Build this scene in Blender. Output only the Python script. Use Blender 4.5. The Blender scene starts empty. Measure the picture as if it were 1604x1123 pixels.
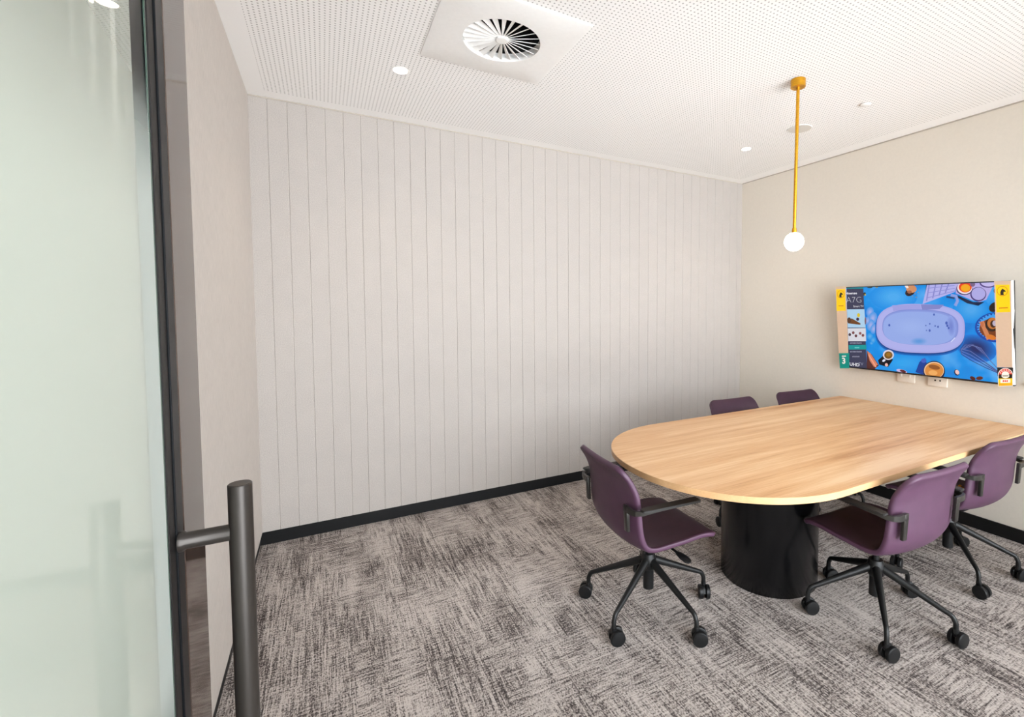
import bpy, bmesh, math, random
from mathutils import Vector, Matrix
random.seed(7)
PI = math.pi
S = bpy.context.scene
COL = S.collection
W, H, YF = 4.058, 2.70, -4.60          # right wall x, ceiling height, front glazing y
XD = 0.178                             # plane of the glazed door on the left
YJ = -2.475                            # far face of the door jamb

# ------------------------------------------------------------------ materials
def lin(r, g, b):
    f = lambda c: (c/255/12.92) if c/255 <= .04045 else ((c/255+.055)/1.055)**2.4
    return (f(r), f(g), f(b), 1)

class NT:
    def __init__(s, name):
        s.m = bpy.data.materials.new(name); s.m.use_nodes = True
        s.t = s.m.node_tree; s.n = s.t.nodes; s.p = s.n['Principled BSDF']; s.out = s.n['Material Output']
    def node(s, typ, **kw):
        n = s.n.new(typ)
        for k, v in kw.items():
            if k.startswith('i_'):
                key = k[2:]; key = int(key) if key.isdigit() else key.replace('_', ' ')
                if hasattr(v, 'is_output') or isinstance(v, bpy.types.NodeSocket): s.t.links.new(v, n.inputs[key])
                else: n.inputs[key].default_value = v
            else: setattr(n, k, v)
        return n
    def link(s, a, b): s.t.links.new(a, b)
    def math(s, op, a, b=None, c=None):
        n = s.n.new('ShaderNodeMath'); n.operation = op
        for i, v in enumerate((a, b, c)):
            if v is None: continue
            if isinstance(v, bpy.types.NodeSocket): s.link(v, n.inputs[i])
            else: n.inputs[i].default_value = v
        return n.outputs[0]
    def obj(s): return s.node('ShaderNodeTexCoord').outputs['Object']
    def noise(s, vec, scale, detail=3, rough=.55):
        n = s.node('ShaderNodeTexNoise'); s.link(vec, n.inputs['Vector'])
        n.inputs['Scale'].default_value = scale; n.inputs['Detail'].default_value = detail; n.inputs['Roughness'].default_value = rough
        return n.outputs['Fac']
    def mapping(s, vec, scale=(1,1,1), loc=(0,0,0), rot=(0,0,0)):
        n = s.node('ShaderNodeMapping'); s.link(vec, n.inputs['Vector'])
        n.inputs['Scale'].default_value = scale; n.inputs['Location'].default_value = loc; n.inputs['Rotation'].default_value = rot
        return n.outputs[0]
    def ramp(s, fac, stops):
        n = s.node('ShaderNodeValToRGB'); s.link(fac, n.inputs[0]); e = n.color_ramp.elements
        while len(e) < len(stops): e.new(.5)
        for k, (p, c) in zip(e, stops): k.position = p; k.color = c
        return n.outputs[0]
    def bump(s, h, dist=.001, strength=1):
        n = s.node('ShaderNodeBump'); s.link(h, n.inputs['Height'])
        n.inputs['Distance'].default_value = dist; n.inputs['Strength'].default_value = strength
        s.link(n.outputs[0], s.p.inputs['Normal'])
    def mix(s, fac, a, b):
        n = s.node('ShaderNodeMix', data_type='RGBA')
        for sock, v in ((n.inputs['Factor'], fac), (n.inputs['A'], a), (n.inputs['B'], b)):
            if isinstance(v, bpy.types.NodeSocket): s.link(v, sock)
            else: sock.default_value = v
        return n.outputs['Result']
    def set(s, **kw):
        for k, v in kw.items():
            key = {'base': 'Base Color', 'rough': 'Roughness', 'metal': 'Metallic', 'spec': 'Specular IOR Level', 'coat': 'Coat Weight', 'coatr': 'Coat Roughness', 'emit': 'Emission Color', 'estr': 'Emission Strength', 'ior': 'IOR', 'trans': 'Transmission Weight', 'alpha': 'Alpha', 'sheen': 'Sheen Weight'}[k]
            if isinstance(v, bpy.types.NodeSocket): s.link(v, s.p.inputs[key])
            else: s.p.inputs[key].default_value = v
        return s

def plain(name, rgb, rough=.5, metal=0, spec=.5, **kw):
    """plain surface with a faint procedural mottle"""
    t = NT(name); o = t.obj(); c = lin(*rgb)
    n = t.noise(o, 60, 3)
    d = tuple(x*.98 for x in c[:3])+(1,); l = tuple(min(1, x*1.015) for x in c[:3])+(1,)
    t.set(base=t.ramp(n, [(.3, d), (.7, l)]), rough=rough, metal=metal, spec=spec, **kw)
    return t.m

def m_felt(name, rgb, weave=False):
    t = NT(name); o = t.obj(); c = lin(*rgb)
    v = t.mapping(o, (1, 1, .06)) if weave else o
    n = t.noise(v, 420 if weave else 190, 4, .7)
    n2 = t.noise(o, 9, 3)
    f = t.math('ADD', t.math('MULTIPLY', n, .88), t.math('MULTIPLY', n2, .12))
    d = tuple(x*.84 for x in c[:3])+(1,); l = tuple(min(1, x*1.13) for x in c[:3])+(1,)
    t.set(base=t.ramp(f, [(.32, d), (.68, l)]), rough=.95, spec=.15)
    t.bump(n, .0006, .5)
    return t.m

def m_ceiling():
    t = NT('perforated_plasterboard'); o = t.obj()
    sep = t.node('ShaderNodeSeparateXYZ'); t.link(o, sep.inputs[0]); x, y = sep.outputs[0], sep.outputs[1]
    P = .020
    fx = t.math('SUBTRACT', t.math('FRACT', t.math('DIVIDE', x, P)), .5)
    fy = t.math('SUBTRACT', t.math('FRACT', t.math('DIVIDE', y, P)), .5)
    r = t.math('SQRT', t.math('ADD', t.math('MULTIPLY', fx, fx), t.math('MULTIPLY', fy, fy)))
    hole = t.math('LESS_THAN', r, .0039/P)
    inx = t.math('MULTIPLY', t.math('GREATER_THAN', x, .09), t.math('LESS_THAN', x, W-.13))
    iny = t.math('LESS_THAN', y, -.10)
    m = t.math('MULTIPLY', hole, t.math('MULTIPLY', inx, iny))
    t.set(base=t.mix(m, lin(247, 245, 243), lin(184, 181, 178)), rough=.9, spec=.2)
    t.bump(t.math('SUBTRACT', 1, m), .004, 1)
    return t.m

def m_carpet():
    t = NT('streaky_loop_carpet'); o = t.obj()
    wob = t.noise(o, 3, 2)
    a1 = t.noise(t.mapping(o, (185, 8, 1)), 1, 2, .6)        # thin streaks running towards the grooved wall
    a2 = t.noise(t.mapping(o, (60, 3.5, 1), (3.1, 1.7, 0)), 1, 2, .6)
    b1 = t.noise(t.mapping(o, (8, 185, 1), (7, 2, 0)), 1, 2, .6)
    b2 = t.noise(t.mapping(o, (3.5, 60, 1), (1, 9, 0)), 1, 2, .6)
    # planks: each 250 x 1000 mm tile leans to one direction or the other
    br = t.node('ShaderNodeTexBrick', offset=.37, squash=1)
    t.link(t.mapping(o, (1, 1, 1), (.11, .07, 0), (0, 0, PI/2)), br.inputs['Vector'])
    br.inputs['Scale'].default_value = 1; br.inputs['Brick Width'].default_value = 1.0; br.inputs['Row Height'].default_value = .25
    br.inputs['Mortar Size'].default_value = 0; br.inputs['Color1'].default_value = (0, 0, 0, 1); br.inputs['Color2'].default_value = (1, 1, 1, 1)
    patch = t.noise(t.mapping(o, (3.5, 2.2, 1), (2, 5, 0)), 1, 3, .6)
    d = t.math('ADD', t.math('MULTIPLY', br.outputs[0], .16), patch)
    dirm = t.node('ShaderNodeMapRange', i_0=d, i_1=.56, i_2=.66)
    s1 = t.math('ADD', t.math('MULTIPLY', a1, .58), t.math('MULTIPLY', a2, .42))
    s2 = t.math('ADD', t.math('MULTIPLY', b1, .58), t.math('MULTIPLY', b2, .42))
    mx = t.node('ShaderNodeMix', data_type='FLOAT', i_0=dirm.outputs[0])
    t.link(s1, mx.inputs['A']); t.link(s2, mx.inputs['B'])
    grain = t.noise(t.mapping(o, (190, 110, 1)), 1, 1, .6)
    cross = t.noise(t.mapping(o, (16, 120, 1), (2, 8, 0)), 1, 1)
    big = t.noise(t.mapping(o, (7, 2.2, 1), (4, 4, 0)), 1, 3)
    f = t.math('ADD', t.math('ADD', t.math('ADD', t.math('MULTIPLY', mx.outputs[0], .50), t.math('MULTIPLY', grain, .32)), t.math('MULTIPLY', cross, .18)), t.math('ADD', t.math('MULTIPLY', t.math('SUBTRACT', big, .5), .20), t.math('MULTIPLY', t.math('SUBTRACT', br.outputs[0], .5), .018)))
    colr = t.ramp(f, [(.38, lin(66, 60, 59)), (.45, lin(102, 95, 92)), (.485, lin(152, 143, 138)), (.56, lin(197, 188, 182))])
    t.set(base=colr, rough=1, spec=.05)
    t.bump(t.math('ADD', grain, f), .003, .7)
    return t.m

def m_wood(name, edge=False):
    t = NT(name); o = t.obj()
    v = t.mapping(o, (.9, 16, 16)); n = t.noise(v, 1, 6, .62)
    v2 = t.mapping(o, (5, 160, 160), (1, 2, 0)); n2 = t.noise(v2, 1, 4, .6)
    v3 = t.mapping(o, (.5, 4.5, 4.5), (5, 1, 0)); n3 = t.noise(v3, 1, 3)
    f = t.math('ADD', t.math('ADD', t.math('MULTIPLY', n, .5), t.math('MULTIPLY', n2, .22)), t.math('MULTIPLY', n3, .28))
    if edge: c = [(.35, lin(190, 147, 102)), (.65, lin(212, 172, 128))]
    else: c = [(.39, lin(182, 132, 86)), (.465, lin(206, 158, 110)), (.53, lin(215, 172, 126)), (.61, lin(228, 192, 150))]
    t.set(base=t.ramp(f, c), rough=.38, spec=.45)
    t.bump(n2, .0002, .3)
    return t.m

def m_upholstery(name, c0, c1, spec):
    t = NT(name); o = t.obj(); n = t.noise(o, 260, 3); n2 = t.noise(o, 14, 2)
    t.set(base=t.ramp(n2, [(.3, lin(*c0)), (.7, lin(*c1))]), rough=.5, spec=spec)
    t.bump(n, .0004, .35)
    return t.m

def m_brass():
    t = NT('brushed_brass'); o = t.obj(); n = t.noise(t.mapping(o, (40, 40, 400)), 1, 3)
    t.set(base=t.ramp(n, [(.3, lin(196, 138, 30)), (.7, lin(226, 168, 48))]), rough=.33, metal=.85)
    return t.m

def m_emit(name, rgb, strength, base=(240, 240, 235)):
    t = NT(name); t.set(base=lin(*base), emit=lin(*rgb), estr=strength, rough=.4); return t.m

SCR = 1.0
SCRM = {}
def scr(rgb):
    if rgb not in SCRM:
        t = NT('screen_pixels_%d_%d_%d' % rgb); t.set(base=(.01, .01, .01, 1), emit=lin(*rgb), estr=SCR, rough=.2, spec=.25); SCRM[rgb] = t.m
    return SCRM[rgb]

def m_clear(name, tint=(1, 1, 1, 1), rough=0.0):
    t = NT(name)
    fr = t.node('ShaderNodeFresnel', i_IOR=1.5)
    tr = t.node('ShaderNodeBsdfTransparent', i_Color=tint); gl = t.node('ShaderNodeBsdfGlossy', i_Roughness=rough)
    mx = t.node('ShaderNodeMixShader'); t.link(fr.outputs[0], mx.inputs[0]); t.link(tr.outputs[0], mx.inputs[1]); t.link(gl.outputs[0], mx.inputs[2])
    t.link(mx.outputs[0], t.out.inputs['Surface']); return t.m

def m_edge_fade():
    """pale matt strip over the stile, fading out at the top and the bottom"""
    t = NT('gradient_edge_strip'); o = t.obj()
    sep = t.node('ShaderNodeSeparateXYZ'); t.link(o, sep.inputs[0]); z = sep.outputs[2]
    up = t.node('ShaderNodeMapRange', interpolation_type='SMOOTHSTEP', i_0=z, i_1=1.74, i_2=1.56, i_3=0.0, i_4=.96)
    dn = t.node('ShaderNodeMapRange', interpolation_type='SMOOTHSTEP', i_0=z, i_1=.84, i_2=1.0, i_3=0.0, i_4=1.0)
    t.set(base=lin(192, 200, 194), rough=.7, spec=.2, alpha=t.math('MULTIPLY', up.outputs[0], dn.outputs[0])); return t.m

def m_frosted():
    """glass with a privacy film that fades to clear towards the top and the bottom"""
    t = NT('gradient_frosted_glass'); o = t.obj()
    sep = t.node('ShaderNodeSeparateXYZ'); t.link(o, sep.inputs[0]); z = sep.outputs[2]
    up = t.node('ShaderNodeMapRange', interpolation_type='SMOOTHSTEP', i_0=z, i_1=1.74, i_2=1.52, i_3=.38, i_4=.95)
    dn = t.node('ShaderNodeMapRange', interpolation_type='SMOOTHSTEP', i_0=z, i_1=.70, i_2=.98, i_3=0.0, i_4=1.0)
    al = t.math('MULTIPLY', up.outputs[0], dn.outputs[0])
    fr = t.node('ShaderNodeFresnel', i_IOR=1.5)
    tr = t.node('ShaderNodeBsdfTransparent', i_Color=(.95, .975, .955, 1))
    df = t.node('ShaderNodeBsdfDiffuse', i_Color=lin(214, 222, 214)); tl = t.node('ShaderNodeBsdfTranslucent', i_Color=lin(226, 234, 227))
    film = t.node('ShaderNodeMixShader', i_0=.45); t.link(df.outputs[0], film.inputs[1]); t.link(tl.outputs[0], film.inputs[2])
    a = t.node('ShaderNodeMixShader'); t.link(al, a.inputs[0]); t.link(tr.outputs[0], a.inputs[1]); t.link(film.outputs[0], a.inputs[2])
    gl = t.node('ShaderNodeBsdfGlossy', i_Roughness=.015)
    mx = t.node('ShaderNodeMixShader'); t.link(fr.outputs[0], mx.inputs[0]); t.link(a.outputs[0], mx.inputs[1]); t.link(gl.outputs[0], mx.inputs[2])
    t.link(mx.outputs[0], t.out.inputs['Surface']); return t.m

M = dict(
    ceil=m_ceiling(), carpet=m_carpet(), felt=m_felt('grey_felt_panel', (179, 172, 166)), weave=m_felt('woven_wall_fabric', (203, 195, 188), True),
    paint=plain('warm_cream_paint', (221, 213, 201), .85, spec=.25), white=plain('white_paint', (240, 238, 235), .6),
    black_skirt=plain('black_skirting', (9, 9, 10), .5, spec=.3), wood=m_wood('oak_laminate'), wood_edge=m_wood('oak_edging', True),
    pedestal=plain('black_pedestal_laminate', (7, 7, 8), .24, spec=.32), plum=m_upholstery('plum_inner_vinyl', (50, 28, 41), (58, 34, 47), .35), mauve=m_upholstery('mauve_outer_vinyl', (72, 44, 65), (80, 50, 72), .5),
    black_metal=plain('black_powder_coat', (18, 18, 18), .42, spec=.35), black_plastic=plain('black_plastic', (14, 14, 15), .45, spec=.35),
    arm_metal=plain('dark_satin_metal', (66, 64, 61), .32, metal=.7), arm_pad=plain('black_arm_pad', (33, 30, 28), .5),
    brass=m_brass(), globe=m_emit('opal_glass_globe', (255, 246, 232), 7), lens=m_emit('downlight_lens', (255, 240, 220), 14),
    frame=plain('black_door_frame', (38, 36, 35), .42, spec=.08), frame_dark=plain('black_frame_face', (16, 17, 19), .36, spec=.10),
    bar=plain('gunmetal_handle', (62, 57, 53), .34, metal=.5), frosted=m_frosted(), edge_fade=m_edge_fade(), clear=m_clear('clear_glass'),
    jamb=plain('bronze_gloss_jamb', (66, 51, 43), .06, spec=.6), glass_edge=plain('green_glass_edge', (66, 84, 74), .3),
    void=plain('dark_duct', (14, 13, 13), .9), bezel=plain('black_bezel', (16, 16, 17), .3), card=plain('brown_cardboard', (214, 186, 160), .8),
    yellow=plain('yellow_sticker', (255, 208, 0), .5), teal=plain('teal_sticker', (0, 150, 140), .45), ink=plain('black_ink', (22, 18, 14), .5),
    orange=plain('orange_print', (214, 130, 10), .5), red=plain('red_print', (228, 60, 40), .5), paper=plain('white_paper', (246, 244, 240), .6),
    amber=plain('amber_print', (240, 180, 20), .5), film=plain('white_plastic_wrap', (244, 240, 238), .25), grey=plain('grey_grille', (214, 209, 200), .8),
    cable=plain('black_cable', (20, 20, 20), .4), tie=plain('orange_cable_tie', (214, 140, 30), .5), wall_white=plain('corridor_paint', (226, 219, 208), .8),
    plate=plain('cream_outlet_plate', (222, 214, 203), .5), gap=plain('shadow_line', (176, 167, 156), .8),
)

# ------------------------------------------------------------------ mesh helpers
class MB:
    def __init__(s): s.bm = bmesh.new(); s.mats = []
    def mi(s, m):
        if m not in s.mats: s.mats.append(m)
        return s.mats.index(m)
    def _tag(s, faces, mat):
        if mat is not None:
            i = s.mi(mat)
            for f in faces: f.material_index = i
    def box(s, c, size, rot=None, mat=None, bevel=0, seg=2):
        r = bmesh.ops.create_cube(s.bm, size=1)
        Mx = Matrix.Translation(c) @ (rot.to_4x4() if rot else Matrix()) @ Matrix.Diagonal((*size, 1))
        bmesh.ops.transform(s.bm, matrix=Mx, verts=r['verts'])
        fs = {f for v in r['verts'] for f in v.link_faces}
        if bevel:
            es = {e for v in r['verts'] for e in v.link_edges}
            b = bmesh.ops.bevel(s.bm, geom=list(es), offset=bevel, segments=seg, affect='EDGES', profile=.5)
            fs = {f for f in fs if f.is_valid} | set(b['faces'])
        s._tag(fs, mat); return s
    def lathe(s, prof, n=32, axis=None, loc=(0, 0, 0), mat=None):
        """prof: (r, h) points from bottom to top round local z"""
        Mx = Matrix.Translation(loc) @ (Vector((0, 0, 1)).rotation_difference(Vector(axis)).to_matrix().to_4x4() if axis else Matrix())
        rings = []
        for r, h in prof:
            if r < 1e-6: rings.append([s.bm.verts.new(Mx @ Vector((0, 0, h)))])
            else: rings.append([s.bm.verts.new(Mx @ Vector((r*math.cos(2*PI*k/n), r*math.sin(2*PI*k/n), h))) for k in range(n)])
        fs = []
        for a, b in zip(rings, rings[1:]):
            for k in range(n):
                q = [a[k % len(a)], a[(k+1) % len(a)], b[(k+1) % len(b)], b[k % len(b)]]
                u = []
                for v in q:
                    if v not in u: u.append(v)
                if len(u) > 2: fs.append(s.bm.faces.new(u))
        s._tag(fs, mat); return s
    def cyl(s, r, z0, z1, loc=(0, 0, 0), axis=None, n=32, b=.002, mat=None):
        return s.lathe([(0, z0), (r-b, z0), (r, z0+b), (r, z1-b), (r-b, z1), (0, z1)], n, axis, loc, mat)
    def tube(s, pts, radii, n=10, mat=None, flat=None):
        """round or oval tube along pts; flat = (width factor, height factor) against world z"""
        pts = [Vector(p) for p in pts]
        if not hasattr(radii, '__len__'): radii = [radii]*len(pts)
        rings = []
        for i, p in enumerate(pts):
            t = (pts[min(i+1, len(pts)-1)]-pts[max(i-1, 0)]).normalized()
            if i == 0:
                ref = Vector((0, 0, 1)) if abs(t.z) < .95 else Vector((0, 1, 0)); up = (ref-t*ref.dot(t)).normalized()
            else:
                up = (up-t*up.dot(t)).normalized()
            side = t.cross(up).normalized()
            fw, fh = flat if flat else (1, 1)
            rings.append([s.bm.verts.new(p + side*math.cos(2*PI*k/n)*radii[i]*fw + up*math.sin(2*PI*k/n)*radii[i]*fh) for k in range(n)])
        fs = []
        for a, b in zip(rings, rings[1:]):
            for k in range(n): fs.append(s.bm.faces.new((a[k], a[(k+1) % n], b[(k+1) % n], b[k])))
        fs.append(s.bm.faces.new(rings[0][::-1])); fs.append(s.bm.faces.new(rings[-1]))
        s._tag(fs, mat); return s
    def prism(s, poly, z0, z1, Mx=None, mat=None):
        Mx = Mx or Matrix(); n = len(poly)
        a = [s.bm.verts.new(Mx @ Vector((x, y, z0))) for x, y in poly]; b = [s.bm.verts.new(Mx @ Vector((x, y, z1))) for x, y in poly]
        fs = [s.bm.faces.new(a[::-1]), s.bm.faces.new(b)]
        for k in range(n): fs.append(s.bm.faces.new((a[k], a[(k+1) % n], b[(k+1) % n], b[k])))
        s._tag(fs, mat); return s
    def face(s, pts, mat=None):
        f = s.bm.faces.new([s.bm.verts.new(p) for p in pts]); s._tag([f], mat); return s
    def mesh(s, name, mat=None, smooth=False, angle=40, fix=True):
        if fix: bmesh.ops.recalc_face_normals(s.bm, faces=s.bm.faces)
        me = bpy.data.meshes.new(name)
        if smooth:
            for f in s.bm.faces: f.smooth = True
            for e in s.bm.edges:
                if len(e.link_faces) == 2 and e.calc_face_angle(0) > math.radians(angle): e.smooth = False
        s.bm.to_mesh(me); s.bm.free()
        for m in (s.mats if s.mats else [mat]): me.materials.append(m)
        return me
    def obj(s, name, mat=None, parent=None, smooth=False, angle=40, loc=None, fix=True):
        return link(name, s.mesh(name, mat, smooth, angle, fix), parent, loc)

def link(name, me, parent=None, loc=None):
    o = bpy.data.objects.new(name, me); COL.objects.link(o)
    if parent: o.parent = parent
    if loc is not None: o.location = loc
    return o
def struct(o): o['kind'] = 'structure'; return o
def tag(o, label, cat, group=None):
    o['label'] = label; o['category'] = cat
    if group: o['group'] = group
    return o
def thing(name, label, cat, loc=(0, 0, 0), rotz=0, group=None):
    o = bpy.data.objects.new(name, None); COL.objects.link(o); o.location = loc; o.rotation_euler = (0, 0, rotz); o.empty_display_size = .1
    return tag(o, label, cat, group)
def V(*a): return Vector(a)

# ------------------------------------------------------------------ room shell
# floor
struct(MB().box((1.0, -2.2, -.05), (6.4, 5.0, .1)).obj('floor', M['carpet']))
# ceiling with the opening of the air diffuser
DX, DY, DR = 1.110, -1.268, .178
b = MB(); x0, x1, y0, y1 = -.16, W+.1, YF-.1, .1; h = .25
for xa, xb, ya, yb in ((x0, DX-h, y0, y1), (DX+h, x1, y0, y1), (DX-h, DX+h, y0, DY-h), (DX-h, DX+h, DY+h, y1)):
    b.box(((xa+xb)/2, (ya+yb)/2, H+.03), (xb-xa, yb-ya, .06))
struct(b.obj('ceiling', M['ceil']))
struct(MB().box((-1.1, -2.2, H+.03), (1.88, 5.0, .06)).obj('ceiling_corridor', M['wall_white']))
# grooved back wall: 100 mm boards with V grooves
HS = .083
prof = []
x = 0.0; gx = .0915; prof.append((0, 0))
while gx < W-.01:
    prof += [(gx-.0035, 0), (gx, .0035), (gx+.0035, 0)]; gx += .1
prof.append((W, 0))
poly = prof + [(W, .1), (-.12, .1), (-.12, 0)]
poly = [(px, py) for px, py in poly]
struct(MB().prism(poly, HS, H).obj('wall_back', M['felt']))
struct(MB().box((W/2-.06, .055, HS/2), (W+.12, .09, HS)).obj('baseboard_back', M['black_skirt']))
# right wall
struct(MB().box((W+.06, (YF+.1)/2, H/2), (.12, -YF+.3, H)).obj('wall_right', M['paint']))
struct(MB().box((W-.006, (YF)/2, HS/2), (.012, -YF, HS), bevel=.001).obj('baseboard_right', M['black_skirt']))
# left wall panel
struct(MB().box((-.06, YJ/2, (HS+H)/2), (.12, -YJ, H-HS)).obj('wall_left', M['weave']))
struct(MB().box((-.061, YJ/2, HS/2), (.098, -YJ, HS)).obj('baseboard_left', M['black_skirt']))
# grey strips, the shadow gap under the ceiling put into their colour
struct(MB().box((W/2, -.002, H-.004), (W, .004, .008)).obj('trim_1', M['gap']))
struct(MB().box((W-.002, YF/2, H-.004), (.004, -YF, .008)).obj('trim_2', M['gap']))
# door on the left: jambs, leaf, head
YE, YS = -2.602, -3.62                      # leaf from its stile edge to its other edge
b = MB(); b.box((XD-.10, (YJ+YE-.002)/2-.002, 1.35), (.20-.0005, YJ-YE-.004, 2.70), bevel=.0015)
b.box((XD-.13, YE-.015, 1.35), (.13, .06, 2.70)); struct(b.obj('trim_3', M['jamb']))
struct(MB().box((XD-.09, (YE+YS)/2-.0, 2.53), (.15, YE-YS, .34)).obj('trim_4', M['weave']))
struct(MB().box((XD-.09, (YS+YF)/2-.03, H/2), (.18, YS-YF-.06, H)).obj('wall_front_left', M['weave']))
dr = struct(bpy.data.objects.new('door_1', None)); COL.objects.link(dr); dr.location = (XD, YE, 0)
L = lambda x, y, z: (x-XD, y-YE, z)
def lbox(b, xa, xb, ya, yb, za, zb, mat=None, bevel=0):
    return b.box(L((xa+xb)/2, (ya+yb)/2, (za+zb)/2), (xb-xa, yb-ya, zb-za), mat=mat, bevel=bevel)
# stile: one box profile with a stepped outer lip
b = MB(); lbox(b, XD-.052, XD-.006, -2.729, YE-.006, .012, 2.34)
lbox(b, XD-.014, XD-.001, -2.634, YE-.001, .012, 2.34, bevel=.001)
b.obj('stile', M['frame_dark'], dr)
b = MB(); lbox(b, XD-.0055, XD-.003, -2.661, -2.636, .012, 2.34, bevel=.0008); b.obj('glazing_bead', M['frame'], dr)
b = MB(); lbox(b, XD-.052, XD-.012, -3.60, -3.52, .012, 2.34); b.obj('stile', M['frame_dark'], dr)
b = MB(); lbox(b, XD-.052, XD-.012, -3.52, -2.735, 2.26, 2.34); b.obj('top_rail', M['frame_dark'], dr)
b = MB(); lbox(b, XD-.052, XD-.012, -3.52, -2.735, .012, .09); b.obj('bottom_rail', M['frame_dark'], dr)
g = MB(); lbox(g, XD-.010, XD-.002, -3.60, -2.7295, .012, 2.34); gp = g.obj('glass_pane', M['frosted'], dr)
g = MB(); lbox(g, XD-.0055, XD-.0045, -2.7285, -2.666, .012, 2.34); g.obj('edge_fade', M['edge_fade'], dr)
g = MB(); lbox(g, XD-.0055, XD-.0040, -2.6658, -2.6635, .012, 2.34); g.obj('glass_edge', M['glass_edge'], gp)
# pull handle
HX, HY = .2455, -2.63
hd = MB().cyl(.0145, .62, 1.203, loc=L(HX, HY, 0), b=.0012).obj('pull_handle', M['bar'], dr, smooth=True)
for z in (1.135, .70):
    MB().lathe([(0, 0), (.0135, 0), (.0135, .004), (.0112, .008), (.0112, .056), (0, .056)], 28, axis=(1, 0, 0), loc=L(XD-.0005, HY, z)).obj('standoff', M['bar'], hd, smooth=True)
# corridor seen (dimly) through the door glass
struct(MB().box((-2.02, -2.2, H/2), (.08, 5.0, H)).obj('wall_corridor', M['wall_white']))
# front glazing behind the camera
struct(MB().box((2.1, YF-.05, .03), (W+.1, .1, .06)).obj('trim_5', M['frame']))
struct(MB().box((2.1, YF-.05, H-.03), (W+.1, .1, .06)).obj('trim_6', M['frame']))
XG = .24                                   # glazing from here to the right wall, plain wall left of it
struct(MB().box(((XG+.18)/2, YF-.05, H/2), (XG-.18, .098, H-.122)).obj('wall_front', M['wall_white']))
PW = (W-XG-.06)/3
for i in range(4):
    struct(MB().box((XG+.03+i*PW, YF-.05, H/2), (.05, .09, H-.12)).obj('trim_%d' % (7+i), M['frame']))
for i in range(3):
    struct(MB().box((XG+.03+(i+.5)*PW, YF-.05, H/2), (PW-.05, .01, H-.12)).obj('window_%d' % (i+1), M['clear']))

# ------------------------------------------------------------------ ceiling things
# air diffuser
t = thing('air_diffuser', 'square white ceiling air diffuser with a round swirl of slanted blades', 'air vent', (DX, DY, H))
b = MB(); hh = .312; n = 72
sq = []
for k in range(n):
    a = 2*PI*k/n; c, s_ = math.cos(a), math.sin(a); q = hh/max(abs(c), abs(s_)); sq.append((q*c, q*s_))
ci = [(DR*math.cos(2*PI*k/n), DR*math.sin(2*PI*k/n)) for k in range(n)]
def ring(b, pts, z): return [b.bm.verts.new((x, y, z)) for x, y in pts]
o1 = ring(b, sq, -.007); o2 = ring(b, [(x*.965, y*.965) for x, y in sq], -.010); i1 = ring(b, ci, -.010); i2 = ring(b, ci, .03); o0 = ring(b, sq, -.0005); i3 = ring(b, [(x*1.05, y*1.05) for x, y in ci], .03)
for A, B_ in ((o0, o1), (o1, o2), (o2, i1), (i1, i2), (i2, i3)):
    for k in range(n): b.bm.faces.new((A[k], A[(k+1) % n], B_[(k+1) % n], B_[k]))
b.obj('face_plate', M['white'], t, smooth=True, angle=25)
b = MB(); b.lathe([(.2, .02), (.2, .26), (0, .26)], 40); b.obj('duct', M['void'], t)
MB().lathe([(0, -.006), (.026, -.005), (.030, -.001), (.030, .01), (0, .01)], 32).obj('hub', M['white'], t, smooth=True)
NB = 24
for k in range(NB):
    b = MB(); a = 2*PI*k/NB
    R3 = Matrix.Rotation(a, 4, 'Z')
    pts = []
    for r in (.028, .10, DR-.002):
        wd = .0036+.105*r*1.35; tl_ = math.radians(38)
        w2 = wd/2
        pts.append([R3 @ V(r, -w2*math.cos(tl_), -.002-w2*math.sin(tl_)*.8+.006), R3 @ V(r, w2*math.cos(tl_), -.002+w2*math.sin(tl_)*.8+.006)])
    th = R3.to_3x3() @ V(0, math.sin(math.radians(38)), -math.cos(math.radians(38)))*.0012
    lo = [[b.bm.verts.new(p+th) for p in q] for q in pts]; up = [[b.bm.verts.new(p-th) for p in q] for q in pts]
    for i in (0, 1):
        b.bm.faces.new((lo[i][0], lo[i+1][0], lo[i+1][1], lo[i][1])); b.bm.faces.new((up[i][0], up[i][1], up[i+1][1], up[i+1][0]))
        for j in (0, 1): b.bm.faces.new((lo[i][j], lo[i+1][j], up[i+1][j], up[i][j]))
    for i in (0, 2): b.bm.faces.new((lo[i][0], lo[i][1], up[i][1], up[i][0]))
    b.obj('blade', M['white'], t)
# downlights
for (x, y), lab in (((.737, -.733), 'round recessed downlight beside the square air diffuser'), ((3.277, -.761), 'round recessed downlight in the ceiling corner behind the brass pendant')):
    t = thing('downlight', lab, 'downlight', (x, y, H), group='recessed downlights in the white ceiling')
    MB().lathe([(.034, -.0005), (.036, -.004), (.043, -.004), (.045, -.0005)], 36).obj('trim_ring', M['white'], t, smooth=True)
    MB().lathe([(0, -.0015), (.0345, -.0015)], 36).obj('lens', M['lens'], t)
    ld = bpy.data.lights.new('downlight_lamp', 'SPOT'); ld.energy = 12; ld.color = (1, .86, .70); ld.spot_size = math.radians(125); ld.spot_blend = .8; ld.shadow_soft_size = .04
    lo = bpy.data.objects.new('lamp', ld); COL.objects.link(lo); lo.parent = t; lo.location = (0, 0, -.012)
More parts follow.
